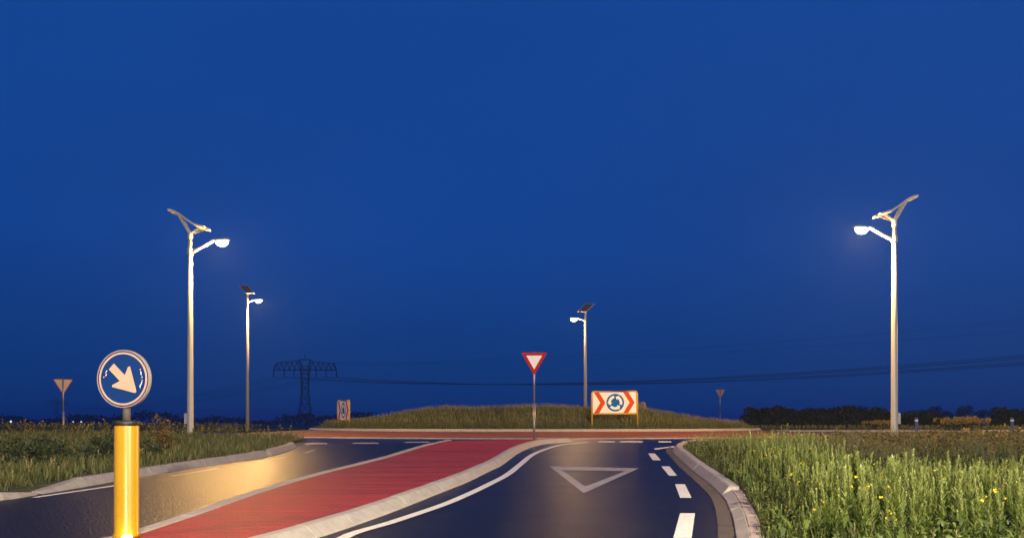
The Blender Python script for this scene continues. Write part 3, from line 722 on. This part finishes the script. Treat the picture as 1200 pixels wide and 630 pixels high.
def spike_weed(h, n, w, flower=0):
    """upright leafy weed: one stalk ringed by narrow leaves, tight spike at the top"""
    p = Proto(); lx, ly = random.uniform(-.1, .1) * h, random.uniform(-.1, .1) * h
    def ax(t): return np.array([lx * t * t, ly * t * t, h * t])
    p.stem(ax(0), ax(.5), .006, .005); p.stem(ax(.5), ax(1), .005, .003)
    for k in range(n):
        t = .08 + .92 * (k / n)**.9; a = k * 2.4 + random.uniform(-.4, .4); el = .5 + .8 * t
        L = w * (1.15 - .75 * t) * random.uniform(.7, 1.2)
        p.leaf(ax(t), (math.cos(a) * math.cos(el), math.sin(a) * math.cos(el), math.sin(el)), L, L * .19, .12, 0, tint=min(1, max(0, .25 + .55 * t + random.uniform(-.2, .2))))
    for k in range(int(n * .5)):
        t = .74 + .28 * k / (n * .5); a = k * 2.4
        p.leaf(ax(min(t, 1)), (math.cos(a) * .5, math.sin(a) * .5, .8), w * .28, w * .11, .1, 0, tint=random.uniform(.7, 1))
    for k in range(flower):
        a = random.uniform(0, 6.28); t = random.uniform(.72, 1.02); b = ax(t) + np.array([math.cos(a), math.sin(a), .3]) * w * random.uniform(.2, .5)
        p.stem(ax(t * .9), b, .003, .002)
        for q in range(6):
            d_ = RNG.normal(0, 1, 3); p.leaf(b, d_, .026, .026, .0, 2, up=RNG.normal(0, 1, 3), tint=random.random())
    return p.arr()
def grass_clump(h, n, spread, seed_heads=0, wd=.010):
    p = Proto()
    for k in range(n):
        a = random.uniform(0, 6.28); r = random.uniform(0, spread); b = np.array([math.cos(a) * r, math.sin(a) * r, 0]); L = h * random.uniform(.55, 1.1); ln = random.uniform(.05, .4)
        p.leaf(b, (math.cos(a) * ln, math.sin(a) * ln, 1), L, wd * random.uniform(1, 1.7), -.0 + .08 * ln, 0, up=(math.sin(a), -math.cos(a), .1), tint=random.random())
    for k in range(seed_heads):
        a = random.uniform(0, 6.28); b = np.array([math.cos(a) * spread * .5, math.sin(a) * spread * .5, 0]); t = b + np.array([random.uniform(-.1, .1), random.uniform(-.1, .1), h * random.uniform(1.0, 1.3)])
        p.stem(b, t, .004, .002)
        for q in range(5): p.leaf(t - np.array([0, 0, q * .022]), (random.uniform(-.6, .6), random.uniform(-.6, .6), 1), .055, .020, 0, 2, tint=random.random())
    return p.arr()
def dry_weed(h, n):
    """branching brown dock-like weed"""
    p = Proto()
    for s in range(3):
        a = random.uniform(0, 6.28); tip = np.array([math.cos(a) * h * .28, math.sin(a) * h * .28, h * random.uniform(.75, 1.05)]); p.stem((0, 0, 0), tip, .008, .004)
        for k in range(n):
            t = random.uniform(.12, 1.03); b = tip * t + RNG.normal(0, .035, 3); aa = random.uniform(0, 6.28)
            p.leaf(b, (math.cos(aa), math.sin(aa), random.uniform(-.2, .9)), h * random.uniform(.06, .14), h * .035, .1, 2 if (t > .8 and random.random() < .35) else 0, tint=random.random())
    return p.arr()
def scatter(name, protos, P, scale, mats, kind='stuff', label=None, cat=None, parent=None, tjit=.2):
    """joins many plants into one mesh: P (n,3), scale (n,)"""
    n = len(P); which = RNG.integers(0, len(protos), n); rot_ = RNG.uniform(0, 2 * PI, n) * (n > 1); V = []; Fa = []; M = []; T = []; off = 0
    for pi_ in range(len(protos)):
        v, f, mi, tt = protos[pi_]; idx = np.where(which == pi_)[0]
        if len(idx) == 0: continue
        c, s = np.cos(rot_[idx]), np.sin(rot_[idx]); sc = scale[idx]
        X = v[None, :, 0] * c[:, None] - v[None, :, 1] * s[:, None]; Y = v[None, :, 0] * s[:, None] + v[None, :, 1] * c[:, None]
        W = np.stack([X, Y, np.broadcast_to(v[None, :, 2], X.shape)], -1) * sc[:, None, None] + P[idx][:, None, :]
        V.append(W.reshape(-1, 3)); ff = f[None] + (np.arange(len(idx)) * len(v))[:, None, None] + off; Fa.append(ff.reshape(-1, 4)); M.append(np.tile(mi, len(idx)))
        T.append(np.clip(tt[None] + RNG.uniform(-tjit, tjit, len(idx))[:, None], 0, 1).reshape(-1)); off += len(idx) * len(v)
    V = np.concatenate(V).astype(np.float32); Fa = np.concatenate(Fa).astype(np.int32); M = np.concatenate(M).astype(np.int32); T = np.concatenate(T).astype(np.float32)
    me = bpy.data.meshes.new(name); me.vertices.add(len(V)); me.vertices.foreach_set('co', V.ravel())
    me.loops.add(len(Fa) * 4); me.loops.foreach_set('vertex_index', Fa.ravel()); me.polygons.add(len(Fa))
    me.polygons.foreach_set('loop_start', np.arange(len(Fa), dtype=np.int32) * 4); me.polygons.foreach_set('loop_total', np.full(len(Fa), 4, np.int32))
    for m in mats: me.materials.append(m)
    me.polygons.foreach_set('material_index', M); me.update(calc_edges=True)
    at_ = me.attributes.new('tint', 'FLOAT', 'POINT'); at_.data.foreach_set('value', T); me.validate()
    o = link(name, me, None, parent)
    if kind: o['kind'] = kind
    tag(o, label, cat); return o
WEED = mat('weed_leaf', (.1, .14, .04), .55, tint=((.040, .070, .010), (.14, .195, .026), (.38, .44, .15)), transl=.22)
STEMM = mat('weed_stem', (.10, .12, .04), .6, transl=.0)
YFLOW = mat('yellow_flower', (.70, .52, .02), .6, .1, 30.0)
GRASS = mat('grass_blade', (.08, .10, .03), .6, tint=((.050, .075, .016), (.085, .105, .026), (.15, .15, .05)), transl=.2)
SEED = mat('grass_seed', (.26, .22, .10), .7)
DRY = mat('dry_leaf', (.09, .06, .02), .7, tint=((.045, .034, .010), (.14, .092, .024), (.26, .18, .045)), transl=.12)
DSEED = mat('dry_seed', (.34, .24, .04), .7)
BUSH = mat('bush_leaf', (.03, .05, .015), .6, tint=((.016, .030, .009), (.035, .055, .014), (.075, .10, .028)), transl=.12)
HEDGE = mat('hedge_leaf', (.012, .02, .008), .7, tint=((.004, .007, .003), (.008, .012, .005), (.016, .020, .007)))
TREEL = mat('tree_leaf', (.02, .03, .01), .8, tint=((.012, .018, .008), (.022, .03, .012), (.04, .05, .02)))
BARK = mat('bark', (.05, .04, .03), .9, .3, 8.0)

def inside(poly, X, Y):
    r = np.zeros(len(X), bool); n = len(poly); j = n - 1
    for i in range(n):
        xi, yi = poly[i]; xj, yj = poly[j]; c = ((yi > Y) != (yj > Y)) & (X < (xj - xi) * (Y - yi) / (yj - yi + 1e-12) + xi); r ^= c; j = i
    return r
def pts_in(poly, n, x0, x1, y0, y1, zf, dens=None):
    X = RNG.uniform(x0, x1, n); Y = RNG.uniform(y0, y1, n); k = inside(poly, X, Y)
    if dens is not None: k &= RNG.uniform(0, 1, n) < dens(X, Y)
    X, Y = X[k], Y[k]; Z = np.array([zf(a, b_) for a, b_ in zip(X, Y)]); return np.stack([X, Y, Z], -1).astype(np.float32)
def inframe(X, Y, m=1.5): return np.abs(X) < .61 * Y + m

# right foreground weeds: tall near the viewer, shorter towards the roundabout
def hmax(Y): return np.interp(Y, [8, 13, 16, 20, 24, 28, 40], [.9, .85, .74, .54, .38, .22, .16])
def hmax2(X, Y): return np.where(X > .37 * Y + .4 * np.sin(Y * 2.1), np.interp(Y, [8, 9.5, 12, 15, 18, 24], [.78, .68, .46, .32, .24, .18]), hmax(Y))
sp = [spike_weed(random.uniform(.60, .95), random.randint(36, 46), random.uniform(.14, .21), f) for f in (0, 0, 0, 0, 0, 0, 0, 0, 0, 0, 0, 0, 0, 2)]
sp_far = [spike_weed(random.uniform(.60, .95), 18, random.uniform(.15, .22), f) for f in (0, 0, 0, 0, 0, 0, 0, 0, 0, 1)]
gp = [grass_clump(random.uniform(.35, .6), 12, .07, s_) for s_ in (0, 0, 1, 0)]
def low_plant(n):
    """low rosette of broad dark leaves"""
    p_ = Proto()
    for k in range(n):
        a = k * 2.4 + random.uniform(-.4, .4); el = random.uniform(.1, 1.1); L = random.uniform(.06, .12)
        p_.leaf((random.uniform(-.05, .05), random.uniform(-.05, .05), random.uniform(.0, .22)), (math.cos(a) * math.cos(el), math.sin(a) * math.cos(el), math.sin(el)), L, L * .4, .2, 0, tint=random.uniform(0, .35))
    return p_.arr()
lp = [low_plant(14) for _ in range(4)]
def patch(X, Y): return .5 + .28 * np.sin(X * 2.3 + np.sin(Y * 1.1) * 1.7) + .22 * np.sin(Y * 2.9 + X * 1.3)      # clumps and gaps
def dens_r(X, Y):
    d = np.clip(1.25 - (Y - 9) / 26, .30, 1.0); d *= inframe(X, Y); d = d * np.where((Y > 15.5 + 1.0 * np.sin(X * .9)) & (X > .40 * Y), .2, 1); return d * np.clip(.15 + patch(X, Y) * 1.1, .08, 1)
kby = [q.y for q in kb[:-12]]; kbx = [q.x for q in kb[:-12]]
for nm, pr_, cnt, y0, y1 in (('roadside_weeds', sp, 7000, 8.3, 16), ('farther_weeds', sp_far, 20000, 16, 34)):
    P = pts_in(verge_r_poly, cnt, 2, 24 if y0 > 10 else 12, y0, y1, vz, dens_r)
    sc = RNG.uniform(.5, 1.0, len(P)) * (.72 + .4 * patch(P[:, 0], P[:, 1]))
    sc = sc * np.clip((P[:, 0] - np.interp(P[:, 1], kby, kbx)) / .7, .40, 1)      # lower beside the kerb
    sc = np.minimum(sc, RNG.uniform(.6, 1.3, len(P)) * hmax2(P[:, 0], P[:, 1]) / .78)
    scatter(nm, pr_, P, sc.astype(np.float32), [WEED, STEMM, YFLOW])
P = pts_in(verge_r_poly, 9000, 2, 18, 6.5, 24, vz, lambda X, Y: inframe(X, Y) * np.clip(1.3 - (Y - 9) / 14, .2, 1))
scatter('ground_cover', lp, P, RNG.uniform(.6, 1.3, len(P)).astype(np.float32), [WEED])
P = pts_in(verge_r_poly, 9000, 2, 26, 6.5, 36, vz, dens_r)
scatter('roadside_grass', gp, P, (RNG.uniform(.4, .8, len(P)) * np.minimum(1, hmax2(P[:, 0], P[:, 1]) / .75)).astype(np.float32), [GRASS, STEMM, SEED])
# brown weeds farther back
dp = [dry_weed(random.uniform(.6, .85), 14) for _ in range(6)]
def dens_d(X, Y): return (Y < 44) * inframe(X, Y) * np.where(Y > 16 + 1.0 * np.sin(X * .9), 1, 0.0) * np.where(X > .34 * Y - .5 * np.sin(Y), 1, .06)
P = pts_in(verge_r_poly, 15000, 4, 42, 15, 58, vz, dens_d)
k = RNG.uniform(0, 1, len(P)) < np.where(P[:, 1] > 33, .35, 1); P = P[k]
scatter('dry_weeds', dp, P, (RNG.uniform(.65, 1.05, len(P)) * np.where(P[:, 0] > .38 * P[:, 1], 1.15, .85) * np.interp(P[:, 1], [15, 18, 22, 26, 30, 45], [.75, .9, .80, .64, .45, .28])).astype(np.float32), [DRY, STEMM, DSEED])

# mound grass
gm = [grass_clump(random.uniform(.36, .52), 10, .16, s_, .018) for s_ in (0, 1, 2, 1)]
n_ = 11000; a = RNG.uniform(0, 2 * PI, n_); r = (RI - .25) * np.sqrt(RNG.uniform(0, 1, n_)); X = CX + r * np.cos(a); Y = CY + r * np.sin(a)
k = (Y < CY + 3); X, Y, r = X[k], Y[k], r[k]; P = np.stack([X, Y, [mound(p, q) for p, q in zip(X, Y)]], -1).astype(np.float32)
sc = RNG.uniform(.7, 1.1, len(P)) * np.clip((RI - r) / 1.0, .35, 1)
scatter('mound_grass', gm, P, sc.astype(np.float32), [GRASS, STEMM, SEED])

# left verge grass
gl = [grass_clump(random.uniform(.16, .28), 14, .12, s_, .014) for s_ in (0, 0, 0, 1)]
P = pts_in(verge_l_poly, 26000, -40, -5, 12, 46, vz, lambda X, Y: inframe(X, Y, 2) * np.clip(1.2 - (Y - 14) / 30, .35, 1))
scatter('verge_grass', gl, P, RNG.uniform(.55, 1.1, len(P)).astype(np.float32), [GRASS, STEMM, SEED])
# taller weeds behind the left lamp and along the far side
sp2 = [spike_weed(random.uniform(.4, .7), 20, .16, f) for f in (0, 2, 0, 3)]
P = pts_in(verge_l_poly, 2400, -40, -5, 30, 46, vz, lambda X, Y: inframe(X, Y, 2) * (.35 + .5 * (Y > 42)))
LSC = RNG.uniform(.5, 1.1, len(P)) * np.where(P[:, 1] > 42, 1.35, 1); P2_ = np.stack([RNG.uniform(-60, -21, 1800), RNG.uniform(59, 75, 1800), np.full(1800, .74)], -1).astype(np.float32); P = np.concatenate([P, P2_])
scatter('flowering_weeds', sp2, P, np.concatenate([LSC, RNG.uniform(.6, 1.3, 1800)]).astype(np.float32), [BUSH, STEMM, YFLOW])
P = np.stack([RNG.uniform(19, 60, 2600), RNG.uniform(72.5, 80, 2600), np.full(2600, .74)], -1).astype(np.float32)
P = P[np.hypot(P[:, 0] - CX, P[:, 1] - CY) > RO + .3]
scatter('far_verge_weeds', sp2, P, RNG.uniform(.4, .9, len(P)).astype(np.float32), [WEED, STEMM, YFLOW])

# bushes: things of their own
def bush(loc, rx, ry, h, n, label, m=BUSH, flower=None, nf=0, leaf=.11, cat='bush', name='bush'):
    t = empty(name, loc); tag(t, label, cat)
    pr = Proto()
    nl = max(6, int(rx * 6)); lobes = [(random.uniform(-.75, .75) * rx, random.uniform(-.7, .7) * ry, random.uniform(.35, .75) * h, random.uniform(.35, .6)) for _ in range(nl)]; lobes = [(a_, b_, c_ * (1 - .5 * (a_ / rx)**2), d_) for a_, b_, c_, d_ in lobes]
    for k in range(n):
        lx, ly, lz, lr = random.choice(lobes); d = RNG.normal(0, 1, 3); d /= np.linalg.norm(d); q = random.uniform(.55, 1.05)
        p_ = np.array([lx + d[0] * lr * rx * .55 * q, ly + d[1] * lr * ry * .8 * q, lz + d[2] * h * .42 * q])
        if p_[2] < 0.02: p_[2] = random.uniform(.02, .3 * h)
        dd = d + RNG.normal(0, .6, 3)
        pr.leaf(p_, dd, leaf * random.uniform(.6, 1.3), leaf * .5, .1, 0, up=RNG.normal(0, 1, 3), tint=random.random())
    for k in range(nf):
        lx, ly, lz, lr = random.choice(lobes); a = random.uniform(0, 6.28); p_ = np.array([lx + math.cos(a) * lr * rx * .5, ly + math.sin(a) * lr * ry * .7, lz + h * random.uniform(.2, .5)])
        for q in range(3): pr.leaf(p_ + RNG.normal(0, .02, 3), RNG.normal(0, 1, 3), leaf * .7, leaf * .55, 0, 1, up=RNG.normal(0, 1, 3))
    o = scatter('foliage', [pr.arr()], np.zeros((1, 3), np.float32), np.ones(1, np.float32), [m, flower or m], kind=None, parent=t, tjit=0)
    st = MB()
    for (lx, ly, lz, lr) in lobes: st.tube([(lx * .02, ly * .02, -.03), (lx * .8, ly * .8, lz * .6), (lx, ly, lz)], [.02, .014, .006], 5, False)
    st.build('stems', BARK, t); return t
def ground_at(px, D, h=.10): p_ = at(px, D); p_.z = g(D) + h; return p_
bush(ground_at(25, 18.5), 1.5, .9, .62, 1500, 'dark green low bush at the left edge of the photo', leaf=.09)
bush(ground_at(82, 20), 1.3, .9, .62, 1300, 'dark low bush left of the yellow bollard', leaf=.09)
bush(ground_at(150, 21), 1.3, .8, .58, 1200, 'dark low bush directly behind the yellow bollard', leaf=.09)
bush(ground_at(195, 22.5), .6, .5, .95, 600, 'taller reddish weed bush just left of the left street lamp foot', m=DRY, leaf=.09)
bush(ground_at(1020, 25), 1.9, 1.0, .52, 1700, 'brown dry shrub in front of the right street lamp foot', m=DRY, flower=DSEED, nf=30, leaf=.09)
bush(ground_at(1085, 22), 1.4, 1.0, .64, 1500, 'brown shrub just right of the right street lamp foot', m=DRY, flower=DSEED, nf=10, leaf=.09)
bush(ground_at(1140, 24.5), 1.6, 1.0, .50, 1500, 'dark brown shrub in the hollow below the yellow flowering bush', m=DRY, leaf=.09)
bush(ground_at(1190, 22), 1.3, 1.0, .64, 1400, 'brown dry shrub at the right edge of the photo', m=DRY, flower=DSEED, nf=12, leaf=.09)
bush(at(1131, 62, .70), 2.5, .9, .95, 1500, 'rounded yellow flowering bush on the small island at far right', m=BUSH, flower=DSEED, nf=900, leaf=.13)
bush(at(1022, 74, .70), 1.8, .8, .85, 700, 'small yellow flowering bush just left of the right street lamp', m=BUSH, flower=DSEED, nf=420, leaf=.13)
# little kerbed island below the flowering bush
ki = empty('far_traffic_island'); tag(ki, kind='structure')
c_ = at(1131, 62)
stones('kerb_stone', [Vector((c_.x - 4.2 + k * .42, c_.y - 1.5, 0)) for k in range(21)], [(0, -.02), (0, .14), (.3, .16), (.3, -.02)], 1.4, CONC, ki, zf=lambda x, y: .66, gap=.2)
# hedges
def hedge(x0, x1, D, z0, z1, label, n):
    """leafy hedge from pixel x0 to x1"""
    a, b_ = (x0 - 600) / F * D, (x1 - 600) / F * D; t = empty('hedge', ((a + b_) / 2, D, z0)); tag(t, label, 'hedge'); L = b_ - a; H_ = z1 - z0
    pr = Proto()
    for k in range(n):
        x = random.uniform(-L / 2, L / 2); endf = min(1, (L / 2 - abs(x)) / 1.5 + .45); top = H_ * (.86 + .12 * math.sin(x * 1.3 + D) * math.sin(x * .47) + .05 * math.sin(x * 4.1)) * endf
        if random.random() < .4: y, z = random.uniform(-1, 1), top + random.uniform(-.1, .12)
        else: y, z = -1 + random.uniform(-.15, .1), random.uniform(0, top)
        pr.leaf((x, y, z), RNG.normal(0, 1, 3) + np.array([0, -.5, .5]), random.uniform(.2, .42), .2, .1, 0, up=RNG.normal(0, 1, 3))
    scatter('foliage', [pr.arr()], np.zeros((1, 3), np.float32), np.ones(1, np.float32), [HEDGE], kind=None, parent=t, tjit=0)
    mb = MB(); seg = int(L); vs = []; fs = []
    for i in range(seg + 1):
        x = -L / 2 + .3 + (L - .6) * i / seg; top = H_ * (.80 + .12 * math.sin(x * 1.3 + D) * math.sin(x * .47)) * min(1, (L / 2 - abs(x)) / 1.5 + .35)
        vs += [(x, -.85, 0), (x, -.8, top), (x, .8, top), (x, .85, 0)]
    for i in range(seg):
        for k in range(3): fs.append((i * 4 + k, i * 4 + k + 1, i * 4 + k + 5, i * 4 + k + 4))
    fs += [(0, 1, 2, 3), (seg * 4 + 3, seg * 4 + 2, seg * 4 + 1, seg * 4)]
    mb.add(vs, fs); mb.build('twig_core', HEDGE, t)
hedge(868, 1046, 92, .68, zpx(477.5, 92), 'long dark hedge between the grassy mound and the right street lamp', 3800)
hedge(1052, 1108, 96, .68, zpx(482.5, 96), 'short dark hedge just right of the right street lamp', 1300)
hedge(1158, 1240, 96, .68, zpx(480, 96), 'dark hedge at the right edge behind the guide post', 1800)
# guide posts
GP = mat('guide_post_blue', (.10, .14, .32), .5)
for px, lb in ((1074, 'thin blue and white guide post left of the yellow flowering bush'), (1186, 'thin blue and white guide post at the right edge of the photo')):
    t = empty('guide_post', at(px, 58, .70)); tag(t, lb, 'guide post', 'roadside guide posts')
    MB().prism([(-.09, 0), (.09, 0), (.09, .98), (-.09, 1.06)], -.05, .05).build('post', GP, t)
    MB().prism([(-.092, .78), (.092, .78), (.092, .90), (-.092, .90)], -.054, .054).build('reflector_band', S_WHITE, t)

# far trees
def tree_meshes(seed):
    random.seed(seed); pr = Proto()
    lobes = [(random.uniform(-.32, .32), random.uniform(-.32, .32), random.uniform(.42, .85), random.uniform(.12, .24)) for _ in range(14)]
    for k in range(900):
        lx, ly, lz, lr = random.choice(lobes); d = RNG.normal(0, 1, 3); d /= np.linalg.norm(d); q = random.uniform(.5, 1.05) * lr
        pr.leaf((lx + d[0] * q, ly + d[1] * q, lz + d[2] * q * .8), RNG.normal(0, 1, 3), .075, .05, .1, 0, up=RNG.normal(0, 1, 3))
    tr = MB(); tr.tube([(0, 0, -.02), (.01, 0, .2), (0, .01, .45), (0, 0, .7)], [.035, .026, .018, .006], 7)
    for (lx, ly, lz, lr) in lobes[:7]: tr.tube([(0, 0, lz * .55), (lx * .5, ly * .5, lz * .8), (lx, ly, lz)], [.013, .009, .004], 5, False)
    o = scatter('crown', [pr.arr()], np.zeros((1, 3), np.float32), np.ones(1, np.float32), [TREEL], kind=None, tjit=0)
    cm = o.data; bpy.data.objects.remove(o); tm = tr.mesh('trunk'); tm.materials.append(BARK); return cm, tm
TM = [tree_meshes(s) for s in (11, 12, 13)]; random.seed(5)
def tree(px, D, ytop, wpx, label, i):
    h = zpx(ytop, D) - .5; t = empty('tree', at(px, D, .5), random.uniform(0, 6.28)); w = wpx / F * D / .95; t.scale = (w, w, h / .98)
    tag(t, label, 'tree', 'trees on the horizon'); link('crown', TM[i % 3][0], None, t); link('trunk', TM[i % 3][1], None, t)
names = ['broad tree seen above the long hedge, left of the right street lamp', 'second tree above the long hedge, touching the right street lamp', 'small round tree just right of the right street lamp',
         'tall tree left of the yellow flowering bush', 'small tree left above the yellow flowering bush', 'tallest tree, directly above the yellow flowering bush', 'small tree right above the yellow flowering bush',
         'dark rounded tree between the flowering bush and the right guide post', 'low tree above the right guide post', 'tree at the very right edge of the photo']
for i, (px, yt, w) in enumerate(((1005, 475, 34), (1030, 474, 30), (1072, 479, 26), (1094, 475, 18), (1110, 479, 18), (1130, 474, 22), (1150, 479, 18), (1166, 475, 20), (1184, 478, 24), (1206, 475, 26))):
    tree(px, 560 + 20 * (i % 3), yt, w, names[i], i)
# far wood on the left horizon: one mass
pr = Proto(); nW = 5200
for k in range(nW):
    x = random.uniform(-420, -90); y = 560 + random.uniform(-12, 12); top = 5.2 + 2.0 * math.sin(x * .045) + 1.6 * math.sin(x * .13 + 1) + .9 * math.sin(x * .41)
    pr.leaf((x, y, .4 + top * random.random()**.6), RNG.normal(0, 1, 3), random.uniform(1.2, 2.2), 1.2, .1, 0, up=RNG.normal(0, 1, 3))
scatter('far_wood', [pr.arr()], np.zeros((1, 3), np.float32), np.ones(1, np.float32), [TREEL], tjit=0, label='dark line of distant woods along the left horizon', cat='woods')
# far farmhouse with lit windows
LITW = mat('lit_window', (.8, .8, .8), .4, emit=(.65, .95, 1.0), emit_s=1.6); HW = mat('far_wall', (.10, .08, .07), .8, .2, .5); HR = mat('far_roof', (.05, .035, .03), .8, .2, .5)
def farm(px, D, lb, wins, W=9):
    t = empty('farmhouse', at(px, D, .5)); tag(t, lb, 'house', 'far houses on the left horizon')
    MB().box((0, 0, 1.6), (W, 8, 3.2)).build('wall', HW, t)
    MB().add([(-W / 2 - .3, -4.3, 3.2), (W / 2 + .3, -4.3, 3.2), (W / 2 + .3, 4.3, 3.2), (-W / 2 - .3, 4.3, 3.2), (-W / 2 + .5, 0, 5.6), (W / 2 - .5, 0, 5.6)], [(0, 1, 5, 4), (2, 3, 4, 5), (1, 2, 5), (3, 0, 4), (3, 2, 1, 0)]).build('roof', HR, t)
    for (x, z, w, h) in wins: MB().box((x, -4.03, z), (w, .1, h)).build('window', LITW, t)
farm(18, 540, 'tiny far house with a lit window at the left edge horizon', ((-.5, 2.2, 1.1, 1.0),))
farm(96, 540, 'tiny far house with two lit windows between thin post and bollard sign', ((-3.5, 2.0, .6, .6), (1.6, 2.0, .9, .6)))

# ================================================================== evening haze
HZ = bpy.data.materials.new('evening_haze'); HZ.use_nodes = True; HZ.node_tree.nodes.clear()
ho = HZ.node_tree.nodes.new('ShaderNodeOutputMaterial'); hv = HZ.node_tree.nodes.new('ShaderNodeVolumePrincipled')
hv.inputs['Color'].default_value = (.40, .62, 1.0, 1); hv.inputs['Density'].default_value = 0.00034; hv.inputs['Anisotropy'].default_value = 0.2
HZ.node_tree.links.new(hv.outputs[0], ho.inputs['Volume'])
hz = MB().box((0, 3900, 28.5), (12400, 9000, 62)).build('haze', HZ); tag(hz, kind='stuff')
